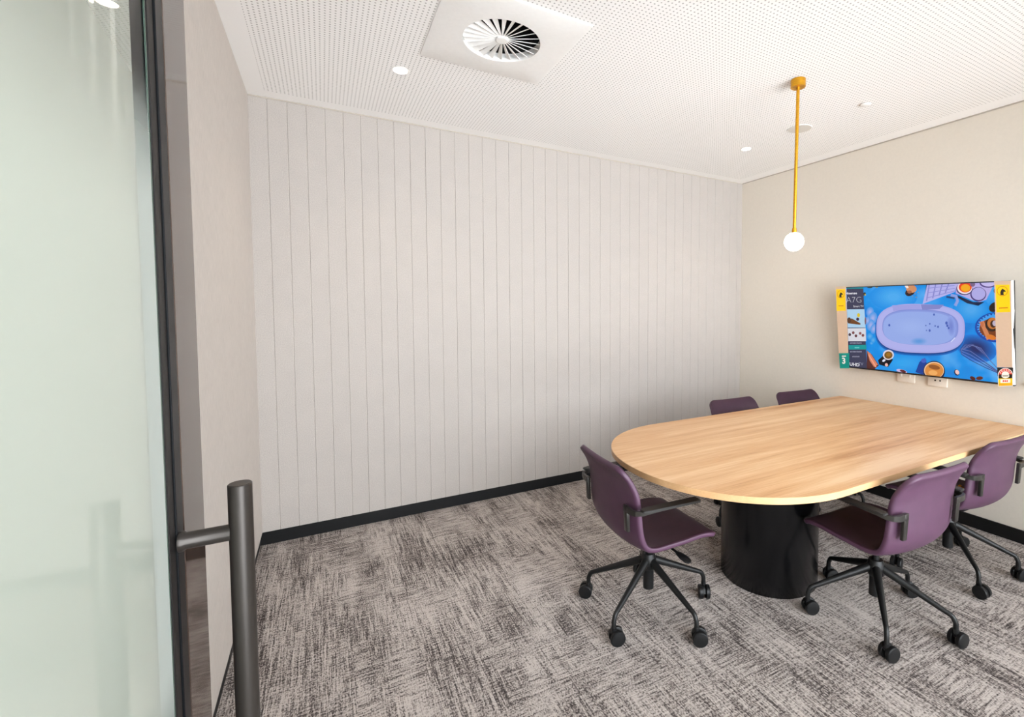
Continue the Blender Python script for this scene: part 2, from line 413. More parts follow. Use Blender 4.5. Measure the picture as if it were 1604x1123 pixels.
# speaker and sprinkler
t = thing('ceiling_speaker', 'flat round grey speaker grille in the ceiling behind the pendant rod', 'speaker', (3.277, -1.243, H))
MB().lathe([(.078, -.0005), (.0785, -.004), (.075, -.005)], 40).obj('rim', M['white'], t, smooth=True)
MB().lathe([(0, -.0045), (.0752, -.0045)], 40).obj('grille', M['grey'], t)
t = thing('sprinkler', 'small round white sprinkler cover plate on the ceiling right of the pendant', 'sprinkler', (3.272, -1.706, H))
MB().lathe([(0, -.012), (.026, -.012), (.030, -.009), (.030, -.007), (0, -.007)], 32).obj('cover_plate', M['white'], t, smooth=True)
MB().cyl(.016, -.0075, -.0003, n=24, b=.0005).obj('collar', M['gap'], t)
# pendant
PX, PY = 2.649, -1.700
t = thing('pendant_light', 'slim brass rod pendant light with a glowing white glass globe', 'pendant lamp', (PX, PY, H))
MB().cyl(.0385, -.043, -.0003, n=48, b=.002).obj('ceiling_rose', M['brass'], t, smooth=True)
MB().tube([(0, 0, -.042), (-.012, -.002, -.812)], .0088, 20).obj('rod', M['brass'], t, smooth=True)
MB().lathe([(0, -.836), (.013, -.834), (.013, -.820), (.0105, -.808), (0, -.808)], 24, loc=(-.012, -.002, 0)).obj('socket_cap', M['brass'], t, smooth=True)
b = MB(); bmesh.ops.create_uvsphere(b.bm, u_segments=40, v_segments=24, radius=.0515, matrix=Matrix.Translation((-.012, -.002, -.884))); b.obj('globe', M['globe'], t, smooth=True, angle=180)

# ------------------------------------------------------------------ table
TZ, TT = .724, .027
TX, TY, TB, TA = 2.16, -1.7125, .6225, .597
def outline(off=0):
    P = [(W-.004, TY-TB+off), ]
    n = 56
    P = []
    for k in range(n+1):
        a = PI/2+PI*k/n
        ca, sa = math.cos(a), math.sin(a); e = 2/2.12
        P.append((TX+(TA-off)*math.copysign(abs(ca)**e, ca), TY+(TB-off)*math.copysign(abs(sa)**e, sa)))
    return P + [(W-.006-off*.1, TY-TB+off), (W-.006-off*.1, TY+TB-off)]
t = thing('meeting_table', 'light oak D-shaped meeting table with its flat end against the wall', 'table', (2.445, -1.72, 0))
rel = lambda P: [(x-2.445, y+1.72) for x, y in P]
MB().prism(rel(outline(.0022)), TZ-TT+.001, TZ).obj('tabletop', M['wood'], t)
b = MB(); A = rel(outline(0)); B_ = rel(outline(.0021))
n = len(A); e1 = [b.bm.verts.new((*p, TZ-.0006)) for p in A]; e0 = [b.bm.verts.new((*p, TZ-TT)) for p in A]; f1 = [b.bm.verts.new((*p, TZ-.0001)) for p in B_]; f0 = [b.bm.verts.new((*p, TZ-TT)) for p in B_]
for k in range(n):
    j = (k+1) % n
    for q in ((e0[k], e0[j], e1[j], e1[k]), (e1[k], e1[j], f1[j], f1[k]), (f0[k], f0[j], e0[j], e0[k]), (f1[k], f1[j], f0[j], f0[k])): b.bm.faces.new(q)
b.obj('edge_band', M['wood_edge'], t, smooth=True, angle=30)
MB().lathe([(0, .0005), (.247, .0005), (.249, .003), (.249, TZ-TT-.0005), (0, TZ-TT-.0005)], 96).obj('pedestal', M['pedestal'], t, smooth=True)

# ------------------------------------------------------------------ office chairs
SP = [(.232, .392), (.219, .405), (.195, .414), (.15, .417), (.08, .413), (0, .406), (-.07, .400), (-.12, .401), (-.158, .410), (-.188, .434), (-.207, .472), (-.216, .52), (-.220, .57), (-.225, .625), (-.232, .677), (-.243, .722), (-.259, .757), (-.276, .782)]
def crom(P, n):
    out = []
    for i in range(len(P)-1):
        p0, p1, p2, p3 = P[max(i-1, 0)], P[i], P[i+1], P[min(i+2, len(P)-1)]
        for k in range(n):
            t = k/n
            out.append(tuple(.5*((2*b_)+(c-a)*t+(2*a-5*b_+4*c-d)*t*t+(-a+3*b_-3*c+d)*t**3) for a, b_, c, d in zip(p0, p1, p2, p3)))
    out.append(P[-1]); return out
SPN = crom(SP, 5)
ARC = [0]
for a, c in zip(SPN, SPN[1:]): ARC.append(ARC[-1]+math.dist(a, c))
TOT = ARC[-1]
def lerp_tab(x, tab):
    for (x0, v0), (x1, v1) in zip(tab, tab[1:]):
        if x <= x1:
            u = (x-x0)/(x1-x0); u = u*u*(3-2*u) if True else u
            return v0+(v1-v0)*max(0, u)
    return tab[-1][1]
def shell_pt(i, u):
    """point, normal and half thickness of the seat shell"""
    x, z = SPN[i]; a = SPN[max(i-1, 0)]; c = SPN[min(i+1, len(SPN)-1)]
    tx, tz = c[0]-a[0], c[1]-a[1]; l = math.hypot(tx, tz); tx, tz = tx/l, tz/l
    nx, nz = tz, -tx                              # up for the seat, forward for the back
    s = ARC[i]/TOT
    w = lerp_tab(s, [(0, .222), (.25, .233), (.45, .236), (.62, .234), (.80, .228), (1, .213)])
    for dist, r in ((ARC[i], .045), (TOT-ARC[i], .052)):
        if dist < r: w = w-r+math.sqrt(max(0, r*r-(r-dist)**2))
    curl = lerp_tab(s, [(0, .004), (.2, .012), (.42, .020), (.60, .034), (.80, .034), (1, .006)])
    d = curl*abs(u)**2.2
    return V(x+nx*d, u*w, z+nz*d), V(nx, 0, nz)
def shell_mesh(i0, i1, name):
    b = MB(); NU = 30; rows = list(range(i0, i1+1)); TH = .0125
    us = [math.sin(PI/2*(-1+2*j/NU)) for j in range(NU+1)]
    top, bot = [], []
    for i in rows:
        r1, r2 = [], []
        for u in us:
            p, nn = shell_pt(i, u)
            e = max(0, 1-abs(u)); q = min(1, e/.05); f = math.sqrt(max(0, 1-(1-q)**2))
            dd = min(ARC[i], TOT-ARC[i]); q2 = min(1, dd/.010); f *= math.sqrt(max(0, 1-(1-q2)**2))
            th = TH*(.30+.70*f)
            r1.append(b.bm.verts.new(p+nn*th)); r2.append(b.bm.verts.new(p-nn*th))
        top.append(r1); bot.append(r2)
    F = b.bm.faces.new; inner, outer = [], []
    for r in range(len(rows)-1):
        for j in range(NU):
            inner.append(F((top[r][j], top[r+1][j], top[r+1][j+1], top[r][j+1]))); outer.append(F((bot[r][j], bot[r][j+1], bot[r+1][j+1], bot[r+1][j])))
        for j in (0, NU): outer.append(F((top[r][j], top[r+1][j], bot[r+1][j], bot[r][j])))
    for r in (0, -1):
        for j in range(NU): outer.append(F((top[r][j], top[r][j+1], bot[r][j+1], bot[r][j])))
    edge = {f for f in inner if any(len({g for g in e.link_faces} & set(outer)) for e in f.edges)}
    b._tag(inner, M['plum']); b._tag(outer, M['mauve']); b._tag(edge, M['mauve'])
    return b.mesh(name, M['plum'], smooth=True, angle=75)
SEAM = next(i for i, p in enumerate(SPN) if p[0] < -.150)
PIECES = []                                        # (group, name, mesh, z rotation in the base, label, subs)
PIECES.append(('seat', 'seat', shell_mesh(0, SEAM, 'seat'), 0, None, []))
PIECES.append(('seat', 'backrest', shell_mesh(SEAM, len(SPN)-1, 'backrest'), 0, None, []))
for sg in (1, -1):
    b = MB()
    # plate behind the backrest, turning outwards and forwards into the arm
    R_ = Matrix.Rotation(math.radians(-3), 3, 'Y')
    b.box((-.2300, sg*.190, .566), (.015, .028, .112), rot=R_, bevel=.003)
    # flat bar: (x, y, half height), thickness .012 across the path
    path = [(-.2335, .177, .0130), (-.2335, .205, .0130), (-.2330, .236, .0120), (-.226, .258, .0105), (-.205, .274, .0085), (-.17, .279, .0060), (-.10, .280, .0045), (.060, .280, .0040)]
    ringv = []
    for i, (px, py, hh_) in enumerate(path):
        a = path[max(i-1, 0)]; c = path[min(i+1, len(path)-1)]; dx, dy = c[0]-a[0], c[1]-a[1]; l = math.hypot(dx, dy); nx, ny = -dy/l*.006, dx/l*.006
        ringv.append([b.bm.verts.new((px+e*nx, sg*(py+e*ny), .6215-(2*hh_ if q else 0))) for e, q in ((-1, 0), (1, 0), (1, 1), (-1, 1))])
    for r0, r1 in zip(ringv, ringv[1:]):
        for k in range(4): b.bm.faces.new((r0[k], r0[(k+1) % 4], r1[(k+1) % 4], r1[k]))
    b.bm.faces.new(ringv[0]); b.bm.faces.new(ringv[-1][::-1])
    me = b.mesh('armrest', M['arm_metal'], smooth=True, angle=30)
    b = MB(); P = [(-.212, -.014), (-.18, -.022), (.064, -.0245), (.072, -.018), (.072, .018), (.064, .0245), (-.18, .022), (-.212, .014)]
    b.prism(P, .6220, .6320, Matrix.Translation((0, sg*.281, 0))); bmesh.ops.bevel(b.bm, geom=[e for e in b.bm.edges], offset=.0022, segments=2, affect='EDGES')
    pad = b.mesh('arm_pad', M['arm_pad'], smooth=True, angle=50)
    PIECES.append(('seat', 'armrest', me, 0, None, [('arm_pad', pad)]))
b = MB(); b.box((0, 0, .372), (.21, .15, .034), bevel=.008); b.box((0, 0, .389), (.22, .18, .007), bevel=.002)
PIECES.append(('seat', 'seat_mechanism', b.mesh('seat_mechanism', M['black_plastic'], smooth=True), 0, None, []))
b = MB(); b.tube([(.015, -.07, .372), (.02, -.15, .367), (.025, -.20, .362)], .006, 10); b.tube([(.024, -.188, .363), (.028, -.205, .361), (.032, -.235, .357), (.036, -.262, .352), (.037, -.272, .350)], [.007, .016, .022, .019, .008], 14, flat=(1, .38))
PIECES.append(('seat', 'height_lever', b.mesh('height_lever', M['black_plastic'], smooth=True), 0, None, []))
b = MB(); b.cyl(.0255, .104, .235, n=28); b.cyl(.014, .23, .358, n=24)
PIECES.append(('base', 'gas_lift', b.mesh('gas_lift', M['black_plastic'], smooth=True), 0, None, []))
b = MB(); b.lathe([(0, .200), (.030, .200), (.036, .212), (.037, .248), (.033, .262), (.029, .276), (.0, .276)], 36)
PIECES.append(('base', 'hub', b.mesh('hub', M['black_metal'], smooth=True), 0, None, []))
b = MB(); pts, rad = [], []
for k in range(9):
    q = k/8; pts.append((.026+q*.252, 0, .240-q*.108)); rad.append(.0195-q*.0085)
for k in range(1, 6):
    a = k/5*math.radians(67); pts.append((.278+.022*math.sin(a)*.95, 0, .132-.022*(1-math.cos(a))-.006*k/5)); rad.append(.0108)
pts += [(.303, 0, .100), (.304, 0, .070)]; rad += [.0108, .0108]
b.tube(pts, rad, 14, flat=(.95, 1.0))
LEG = b.mesh('leg', M['black_metal'], smooth=True, angle=60)
def caster(yaw):
    """swivel hood and twin wheels; wheel axle along local y before yaw"""
    out = []
    Mx = Matrix.Translation((.304, 0, 0)) @ Matrix.Rotation(yaw, 4, 'Z')
    b = MB(); b.cyl(.0115, .055, .078, n=20)
    hood = [(-.034, .030), (-.030, .046), (-.020, .058), (-.004, .063), (.010, .060), (.014, .050), (.006, .040), (-.016, .030)]
    b.prism([(x, z) for x, z in hood], -.0055, .0055, Matrix.Rotation(PI/2, 4, 'X'))
    bmesh.ops.transform(b.bm, matrix=Mx, verts=b.bm.verts); out.append(('caster_fork', b.mesh('caster_fork', M['black_plastic'], smooth=True)))
    for sg in (1, -1):
        b = MB(); b.lathe([(0, .0075), (.030, .0075), (.033, .0095), (.033, .0235), (.030, .027), (.020, .0285), (0, .0285)], 32, axis=(0, sg, 0), loc=(-.014, 0, .0332))
        bmesh.ops.transform(b.bm, matrix=Mx, verts=b.bm.verts); out.append(('wheel', b.mesh('wheel', M['black_plastic'], smooth=True)))
    return out
CAST = {}
def chair(x, y, face, base, label, roll):
    """face, base in degrees; roll = world angle of the wheels' rolling direction for each of the five legs"""
    root = thing('office_chair', label, 'chair', (x, y, 0), math.radians(face), 'plum office chairs round the oak table')
    for grp, name, me, rz, lab, subs in PIECES:
        o = link(name, me, root)
        if grp == 'base': o.rotation_euler.z = math.radians(base-face)
        for sn, sm in subs: link(sn, sm, o)
    for k in range(5):
        wa = base+72*k
        o = link('leg', LEG, root); o.rotation_euler.z = math.radians(wa-face)
        yaw = int(round((roll[k]-wa) % 360/10)*10)
        if yaw not in CAST: CAST[yaw] = caster(math.radians(yaw))
        for sn, sm in CAST[yaw]: link(sn, sm, o)
    return root
chair(1.686, -1.650, -4, 132.5, 'plum office chair at the rounded end of the oak table', (320, 165, 150, 60, 20))
chair(2.574, -2.226, 87, 145.5, 'plum office chair pushed under the near edge, next to the black pedestal', (160, 165, 165, 150, 150))
chair(3.385, -2.172, 87, 228, 'plum office chair at the near table edge with a cable coil on its seat', (85, 165, 160, 165, 20))
chair(2.926, -1.225, -93, 28, 'plum office chair on the far table side, nearer the rounded end', (100, 20, 70, 150, 40))
chair(3.603, -1.245, -95, 60, 'plum office chair on the far table side, nearer the television', (10, 60, 100, 150, 30))
# cable coil on the second near chair
t = thing('cable_coil', 'coiled black cable with an orange tie lying on a chair seat', 'cable', (3.290, -2.222, .4285))
b = MB(); P = []
for k in range(0, 121):
    a = 2*PI*k/24; r = .052+.012*math.sin(k*.37)+.004*math.sin(k*1.3); P.append((r*1.25*math.cos(a), r*math.sin(a), .006+.030*k/120+.004*math.sin(k*.9)))
b.tube(P, .0048, 8); b.obj('cord', M['cable'], t, smooth=True)
b = MB(); b.tube([(.060, -.012, .002), (.084, -.014, .012), (.086, -.014, .040), (.066, -.012, .052), (.046, -.010, .040), (.048, -.010, .012), (.060, -.012, .002)], .006, 8, flat=(1.2, .5)); b.obj('cable_tie', M['tie'], t, smooth=True)

# ------------------------------------------------------------------ television
TW, TH_ = 1.11, .6442
tilt = math.asin(.11952)
tv = thing('television', 'wall-mounted television still in corner protectors, showing a blue kitchen picture', 'television', (4.0, -1.126, .9714))
# local frame: a along the wall (-y), b up the tilted face, c out of the face
TM = Matrix(((0, -.11952, -.99283, 0), (-1, 0, 0, 0), (0, .99283, -.11952, 0), (0, 0, 0, 1)))
def tvbox(b, a0, a1, b0, b1, c0, c1, mat=None, bevel=0):
    r = MB(); r.box(((a0+a1)/2, (b0+b1)/2, (c0+c1)/2), (a1-a0, b1-b0, c1-c0), bevel=bevel)
    bmesh.ops.transform(r.bm, matrix=TM, verts=r.bm.verts)
    tmp = bpy.data.meshes.new('tmp'); r.bm.to_mesh(tmp); r.bm.free()
    nf = len(b.bm.faces); b.bm.from_mesh(tmp); bpy.data.meshes.remove(tmp); b.bm.faces.ensure_lookup_table()
    if mat is not None: b._tag(b.bm.faces[nf:], mat)
    return b
tvbox(MB(), 0, TW, 0, TH_, -.022, 0, bevel=.002).obj('bezel', M['bezel'], tv)
tvbox(MB(), .16, TW-.16, .06, TH_-.16, -.050, -.022, bevel=.006).obj('rear_housing', M['black_plastic'], tv)
MB().box((.040, -.555, .36), (.034, .40, .22)).obj('wall_bracket', M['black_metal'], tv)
HM = (0.0010760291235729954, -5.3921011138869464e-05, -0.10872416628328604, 0.00011776233006843828, -0.0010441743894941194, 0.8068778402127046, 0.0002464945233421179, -4.088974170663446e-05)
def hom(p):                                      # layout sketch -> metres on the flat screen
    x, y = p; w = HM[6]*x+HM[7]*y+1
    return ((HM[0]*x+HM[1]*y+HM[2])/w, (HM[3]*x+HM[4]*y+HM[5])/w)
SA0, SA1, SB0, SB1 = .006, TW-.006, .012, TH_-.006
def clip(P, lim):
    """clip polygon (a,b) to a rectangle"""
    for ax, v, sgn in ((0, lim[0], 1), (0, lim[1], -1), (1, lim[2], 1), (1, lim[3], -1)):
        out = []
        for i in range(len(P)):
            p, q = P[i-1], P[i]; pi, qi = sgn*(p[ax]-v) >= 0, sgn*(q[ax]-v) >= 0
            if pi != qi:
                u = (v-p[ax])/(q[ax]-p[ax]); out.append((p[0]+(q[0]-p[0])*u, p[1]+(q[1]-p[1])*u))
            if qi: out.append(q)
        P = out
        if not P: break
    return P
class Art:
    def __init__(s, c0, lim): s.b = MB(); s.c = c0; s.lim = lim
    def poly(s, P, mat, raw=False, px=True):
        Q = clip([hom(p) for p in P] if px else list(P), s.lim)
        if len(Q) < 3: return s
        s.c += .00003
        f = s.b.bm.faces.new([s.b.bm.verts.new(TM @ V(a, b_, s.c)) for a, b_ in Q])
        f.normal_update()
        if f.normal.dot(TM.to_3x3() @ V(0, 0, 1)) < 0: f.normal_flip()
        s.b._tag([f], mat); return s
    def ell(s, cx, cy, rx, ry, mat, rot=0, n=28, e=1.0):
        c, q = math.cos(rot), math.sin(rot); P = []
        for k in range(n):
            a = 2*PI*k/n; x = rx*math.copysign(abs(math.cos(a))**e, math.cos(a)); y = ry*math.copysign(abs(math.sin(a))**e, math.sin(a)); P.append((cx+x*c-y*q, cy+x*q+y*c))
        return s.poly(P, mat)
    def soft(s, cx, cy, rx, ry, c0, c1, rot=0, n=9):
        for k in range(n):
            u = k/(n-1); s.ell(cx, cy, rx*(1-.75*u), ry*(1-.75*u), scr(tuple(int(p+(q-p)*u) for p, q in zip(c0, c1))), rot, 22)
        return s
    def line(s, pts, w, mat):
        L_, R_ = [], []
        for i, p in enumerate(pts):
            a = pts[max(i-1, 0)]; c = pts[min(i+1, len(pts)-1)]; dx, dy = c[0]-a[0], c[1]-a[1]; l = math.hypot(dx, dy) or 1
            L_.append((p[0]-dy/l*w, p[1]+dx/l*w)); R_.append((p[0]+dy/l*w, p[1]-dx/l*w))
        for i in range(len(pts)-1): s.poly([L_[i], L_[i+1], R_[i+1], R_[i]], mat)
        return s
    def text(s, body, a, b_, height, mat, sx=1.0, bold=0, align='LEFT'):
        cu = bpy.data.curves.new('t', 'FONT'); cu.body = body; cu.size = 1; cu.offset = bold; cu.resolution_u = 3
        ob = bpy.data.objects.new('t', cu); COL.objects.link(ob); bpy.context.view_layer.update()
        me = bpy.data.meshes.new_from_object(ob.evaluated_get(bpy.context.evaluated_depsgraph_get()))
        bpy.data.objects.remove(ob); bpy.data.curves.remove(cu)
        if not me.vertices: return s
        xs = [v.co.x for v in me.vertices]; k = height/.70; wid = (max(xs)-min(xs))*k*sx
        off = {'LEFT': 0, 'CENTER': -wid/2, 'RIGHT': -wid}[align]; s.c += .00003
        cut = []
        for p in me.polygons:
            Q = clip([((me.vertices[i].co.x-min(xs))*k*sx+off+a, me.vertices[i].co.y*k+b_) for i in p.vertices], s.lim)
            if len(Q) > 2:
                try:
                    f = s.b.bm.faces.new([s.b.bm.verts.new(TM @ V(x, y, s.c)) for x, y in Q]); cut.append(f)
                except ValueError: pass
        s.b._tag(cut, mat); bpy.data.meshes.remove(me); return s
    def done(s, name, parent): return s.b.obj(name, None, parent, fix=False)

a = Art(.0003, (SA0, SA1, SB0, SB1))
BL = (0, 132, 226)
t = NT('screen_blue_ground'); n = t.noise(t.obj(), 3.2, 3); t.set(base=(.01, .01, .01, 1), emit=t.ramp(n, [(.36, lin(0, 116, 212)), (.5, lin(0, 142, 230)), (.64, lin(84, 170, 238))]), estr=SCR, rough=.2, spec=.25)
a.poly([(SA0, SB0), (SA1, SB0), (SA1, SB1), (SA0, SB1)], t.m, px=False)
# flour and shadow patches
BG = (14, 140, 229)
a.soft(560, 230, 190, 110, BG, (70, 168, 238)); a.soft(640, 760, 230, 90, BG, (40, 160, 236)); a.soft(1180, 330, 150, 110, BG, (74, 164, 234))
for x, y, rx, ry in ((372, 350, 30, 40), (395, 400, 34, 50), (378, 455, 30, 46), (402, 485, 26, 40), (352, 420, 22, 36)): a.soft(x, y, rx, ry, (80, 150, 226), (160, 172, 228), .2, 5)
for x, y, rx, ry in ((372, 545, 24, 26), (398, 575, 20, 24), (385, 600, 14, 12)): a.soft(x, y, rx, ry, (40, 148, 228), (96, 168, 226), .2, 5)
a.soft(1225, 640, 165, 105, (8, 116, 214), (22, 36, 96), .3, 12)
# oval dish
for k in range(6): a.ell(776, 500-k*2, 362-k*3, 202-k*2, scr((10-k, 112-k*12, 205-k*16)), .03, 60, .72)
a.ell(778, 482, 354, 196, scr((166, 168, 228)), .03, 60, .72)
a.ell(777, 480, 340, 184, scr((172, 174, 232)), .03, 60, .72)
a.poly([(780, 290), (965, 292), (930, 325), (790, 335)], scr((128, 132, 198)))
a.poly([(550, 296), (776, 290), (786, 334), (560, 342)], scr((156, 158, 222)))
a.ell(776, 472, 304, 142, scr((126, 140, 212)), .03, 60, .74)
a.ell(772, 476, 297, 138, scr((134, 152, 220)), .03, 60, .74)
a.ell(768, 480, 288, 132, scr((146, 168, 229)), .03, 60, .74)
a.soft(700, 470, 180, 90, (146, 168, 229), (154, 176, 233)); a.soft(764, 584, 70, 30, (140, 166, 228), (92, 150, 218))
a.soft(1022, 462, 34, 84, (140, 160, 226), (114, 132, 208), -.1, 6)
for x, y, r in ((886, 371, 8), (820, 458, 5), (852, 445, 6), (895, 462, 6), (918, 468, 8), (826, 497, 5), (851, 498, 9), (985, 438, 11), (992, 460, 9), (1003, 478, 8), (528, 455, 9)): a.ell(x, y, r*.9, r*1.2, scr((66, 92, 180)), 0, 10)
a.line([(1020, 590), (1055, 555)], 4, scr((205, 212, 246)))
# top: nut scoop, cloth, egg tray
a.ell(695, 190, 42, 30, scr((44, 26, 26)), -.5); a.ell(705, 165, 42, 32, scr((206, 140, 96)), .1); a.ell(668, 148, 16, 10, scr((240, 226, 214)), .6); a.ell(690, 190, 18, 12, scr((160, 96, 66)))
for x, y in ((735, 205), (745, 232), (760, 195), (715, 225)): a.ell(x, y, 5, 4, scr((150, 140, 130)), 0, 8)
a.poly([(800, 285), (828, 118), (842, 118), (815, 275)], scr((12, 18, 46)))
a.poly([(835, 116), (1070, 100), (1052, 190), (795, 286)], scr((178, 176, 232)))
for q in range(4): a.line([(850+q*52, 118), (826+q*50, 262-q*22)], 5, scr((132, 132, 206)))
for q in range(3): a.line([(835, 160+q*38), (1052, 138+q*22)], 3, scr((140, 140, 212)))
a.poly([(1040, 215), (1070, 215), (1200, 270), (1290, 270), (1240, 300), (1150, 280)], scr((14, 30, 66)))
a.poly([(1058, 100), (1385, 98), (1350, 160), (1305, 250), (1250, 270), (1190, 255), (1060, 200)], scr((182, 170, 226)))
a.ell(1130, 165, 66, 50, scr((70, 56, 110))); a.ell(1132, 158, 60, 48, scr((240, 226, 230))); a.ell(1136, 152, 52, 42, scr((232, 62, 22))); a.ell(1138, 158, 38, 30, scr((242, 168, 16)))
a.ell(1240, 208, 64, 58, scr((70, 56, 120))); a.ell(1242, 204, 56, 50, scr((172, 168, 226))); a.ell(1320, 118, 70, 38, scr((84, 66, 130))); a.ell(1322, 112, 62, 34, scr((196, 186, 234))); a.ell(1195, 128, 20, 20, scr((120, 96, 130)))
a.line([(1020, 215), (1065, 225), (1075, 262), (1055, 300)], 12, scr((140, 158, 222))); a.line([(985, 228), (1050, 240)], 8, scr((20, 60, 120)))
a.ell(1385, 180, 22, 26, scr((70, 50, 40))); a.ell(1370, 310, 48, 36, scr((40, 28, 26)), -.6)
# bowl of rolls
a.ell(1395, 472, 182, 122, scr((10, 66, 168))); a.ell(1398, 468, 168, 110, scr((62, 158, 236)))
for k in range(16):
    an = PI*(.55+.9*k/15); a.ell(1398+160*math.cos(an), 468-104*math.sin(an), 8, 6, scr((16, 60, 150)), 0, 8)
a.ell(1345, 480, 96, 76, scr((120, 58, 24))); a.poly([(1250, 430), (1285, 420), (1340, 560), (1310, 575)], scr((206, 128, 84))); a.ell(1350, 450, 54, 56, scr((44, 26, 20))); a.ell(1355, 440, 42, 46, scr((196, 116, 52))); a.ell(1362, 445, 26, 30, scr((66, 36, 24))); a.ell(1372, 440, 18, 22, scr((190, 176, 196))); a.ell(1345, 552, 40, 20, scr((214, 120, 40)), .3)
a.ell(1270, 450, 14, 22, scr((196, 110, 70)))
# whisk
for k in range(6):
    o_ = k*9
    a.line([(1400, 838-o_*.35), (1300, 795-o_*1.1), (1180, 735-o_*1.6), (1110, 690-o_*1.0), (1098+o_*.8, 650-o_*.2), (1125+o_*1.5, 612+o_*.1), (1190+o_*1.6, 606+o_*.7), (1290+o_, 690+o_), (1395, 800)], 1.8 if k % 2 else 3, scr((112, 130, 190) if k % 2 else (40, 66, 130)))
# cup, coffee, almonds, board, leaves
a.poly([(440, 735), (490, 690), (560, 730), (520, 790), (450, 770)], scr((14, 14, 26))); a.ell(523, 692, 44, 40, scr((222, 214, 222))); a.ell(523, 694, 33, 30, scr((120, 82, 26))); a.ell(525, 690, 20, 16, scr((160, 110, 30))); a.ell(487, 737, 14, 9, scr((222, 226, 244)), -.5); a.ell(508, 772, 12, 14, scr((230, 180, 170)), -.6)
a.poly([(740, 830), (770, 750), (815, 715), (830, 760), (800, 850)], scr((12, 60, 150))); a.ell(888, 822, 88, 82, scr((24, 20, 60))); a.ell(888, 816, 80, 68, scr((240, 206, 170))); a.ell(889, 818, 74, 62, scr((216, 138, 62))); a.ell(890, 790, 46, 18, scr((146, 84, 36)), .2); a.ell(880, 835, 36, 20, scr((236, 170, 96)), .1)
a.ell(806, 738, 22, 18, scr((60, 90, 190))); a.ell(630, 822, 44, 14, scr((200, 180, 220)), .25); a.ell(640, 822, 26, 10, scr((92, 36, 40)), .3)
a.ell(1070, 832, 20, 26, scr((26, 26, 60)), -.4); a.ell(1074, 830, 15, 20, scr((236, 196, 190)), -.5); a.ell(1197, 878, 24, 14, scr((84, 34, 24)), .4); a.ell(1252, 878, 28, 15, scr((98, 44, 26)), -.1)
a.poly([(350, 655), (392, 690), (448, 775), (415, 805), (350, 805)], scr((84, 40, 36))); a.poly([(352, 660), (380, 680), (440, 770), (410, 790), (375, 740)], scr((214, 130, 100))); a.line([(365, 690), (425, 790)], 5, scr((240, 160, 130)))
a.ell(375, 152, 22, 7, scr((40, 60, 40))); a.ell(430, 150, 12, 6, scr((150, 140, 40))); a.ell(332, 205, 10, 14, scr((50, 50, 40)), .4); a.ell(338, 212, 6, 6, scr((220, 190, 40)))
# information column
NV, TE = (58, 58, 84), (12, 148, 150)
a.poly([(190, 140), (322, 140), (352, 800), (200, 800)], scr(NV)); a.poly([(190, 140), (322, 140), (323, 163), (191, 163)], scr(TE))
a.poly([(193, 328), (332, 326), (342, 474), (198, 474)], scr((170, 206, 232))); a.poly([(196, 425), (230, 400), (300, 440), (300, 452), (200, 440)], scr((110, 66, 30))); a.ell(285, 375, 12, 16, scr((216, 190, 40))); a.ell(278, 407, 12, 13, scr((60, 30, 60))); a.ell(210, 415, 16, 22, scr((84, 50, 28))); a.ell(340, 420, 6, 30, scr((120, 80, 90)))
a.poly([(198, 480), (343, 478), (346, 582), (203, 582)], scr((214, 214, 222)))
for x, y, c in ((215, 530, (70, 50, 60)), (243, 515, (120, 70, 70)), (264, 540, (96, 50, 60)), (298, 520, (140, 84, 84)), (320, 536, (120, 60, 60))): a.ell(x, y, 11, 12, scr(c), 0, 10)
a.poly([(206, 613), (347, 611), (349, 648), (208, 650)], scr(TE))
WH = scr((232, 232, 238)); G2 = scr((150, 150, 172))
H1 = lambda x, y: hom((x, y))
def txt(body, x, y, hpx, mat, wpx=None, bold=0):
    p = H1(x, y); q = H1(x, y-hpx); cu_h = q[1]-p[1]
    a.text(body, p[0], p[1], cu_h, mat, 1.0 if not wpx else wpx, bold)
txt('Hisense', 180, 209, 17, WH, 1.25, .02); txt('A7G', 189, 275, 46, scr((196, 198, 208)), 1.02, -.022); txt('Smart TV', 244, 311, 15, WH, 1.0)
for x0, x1, y, m_ in ((217, 312, 598, G2), (255, 292, 634, scr((120, 214, 214))), (218, 314, 667, G2), (236, 295, 706, G2)):
    for k in range(9):
        xa = x0+(x1-x0)*k/9; a.poly([(xa, y-4-(k % 3)), (xa+(x1-x0)/13, y-4-(k % 2)), (xa+(x1-x0)/13, y+4), (xa, y+4)], m_)
txt('UHD', 216, 776, 24, WH, 1.05, .02); txt('TV', 285, 772, 22, G2, 1.0)
a.done('screen', tv)

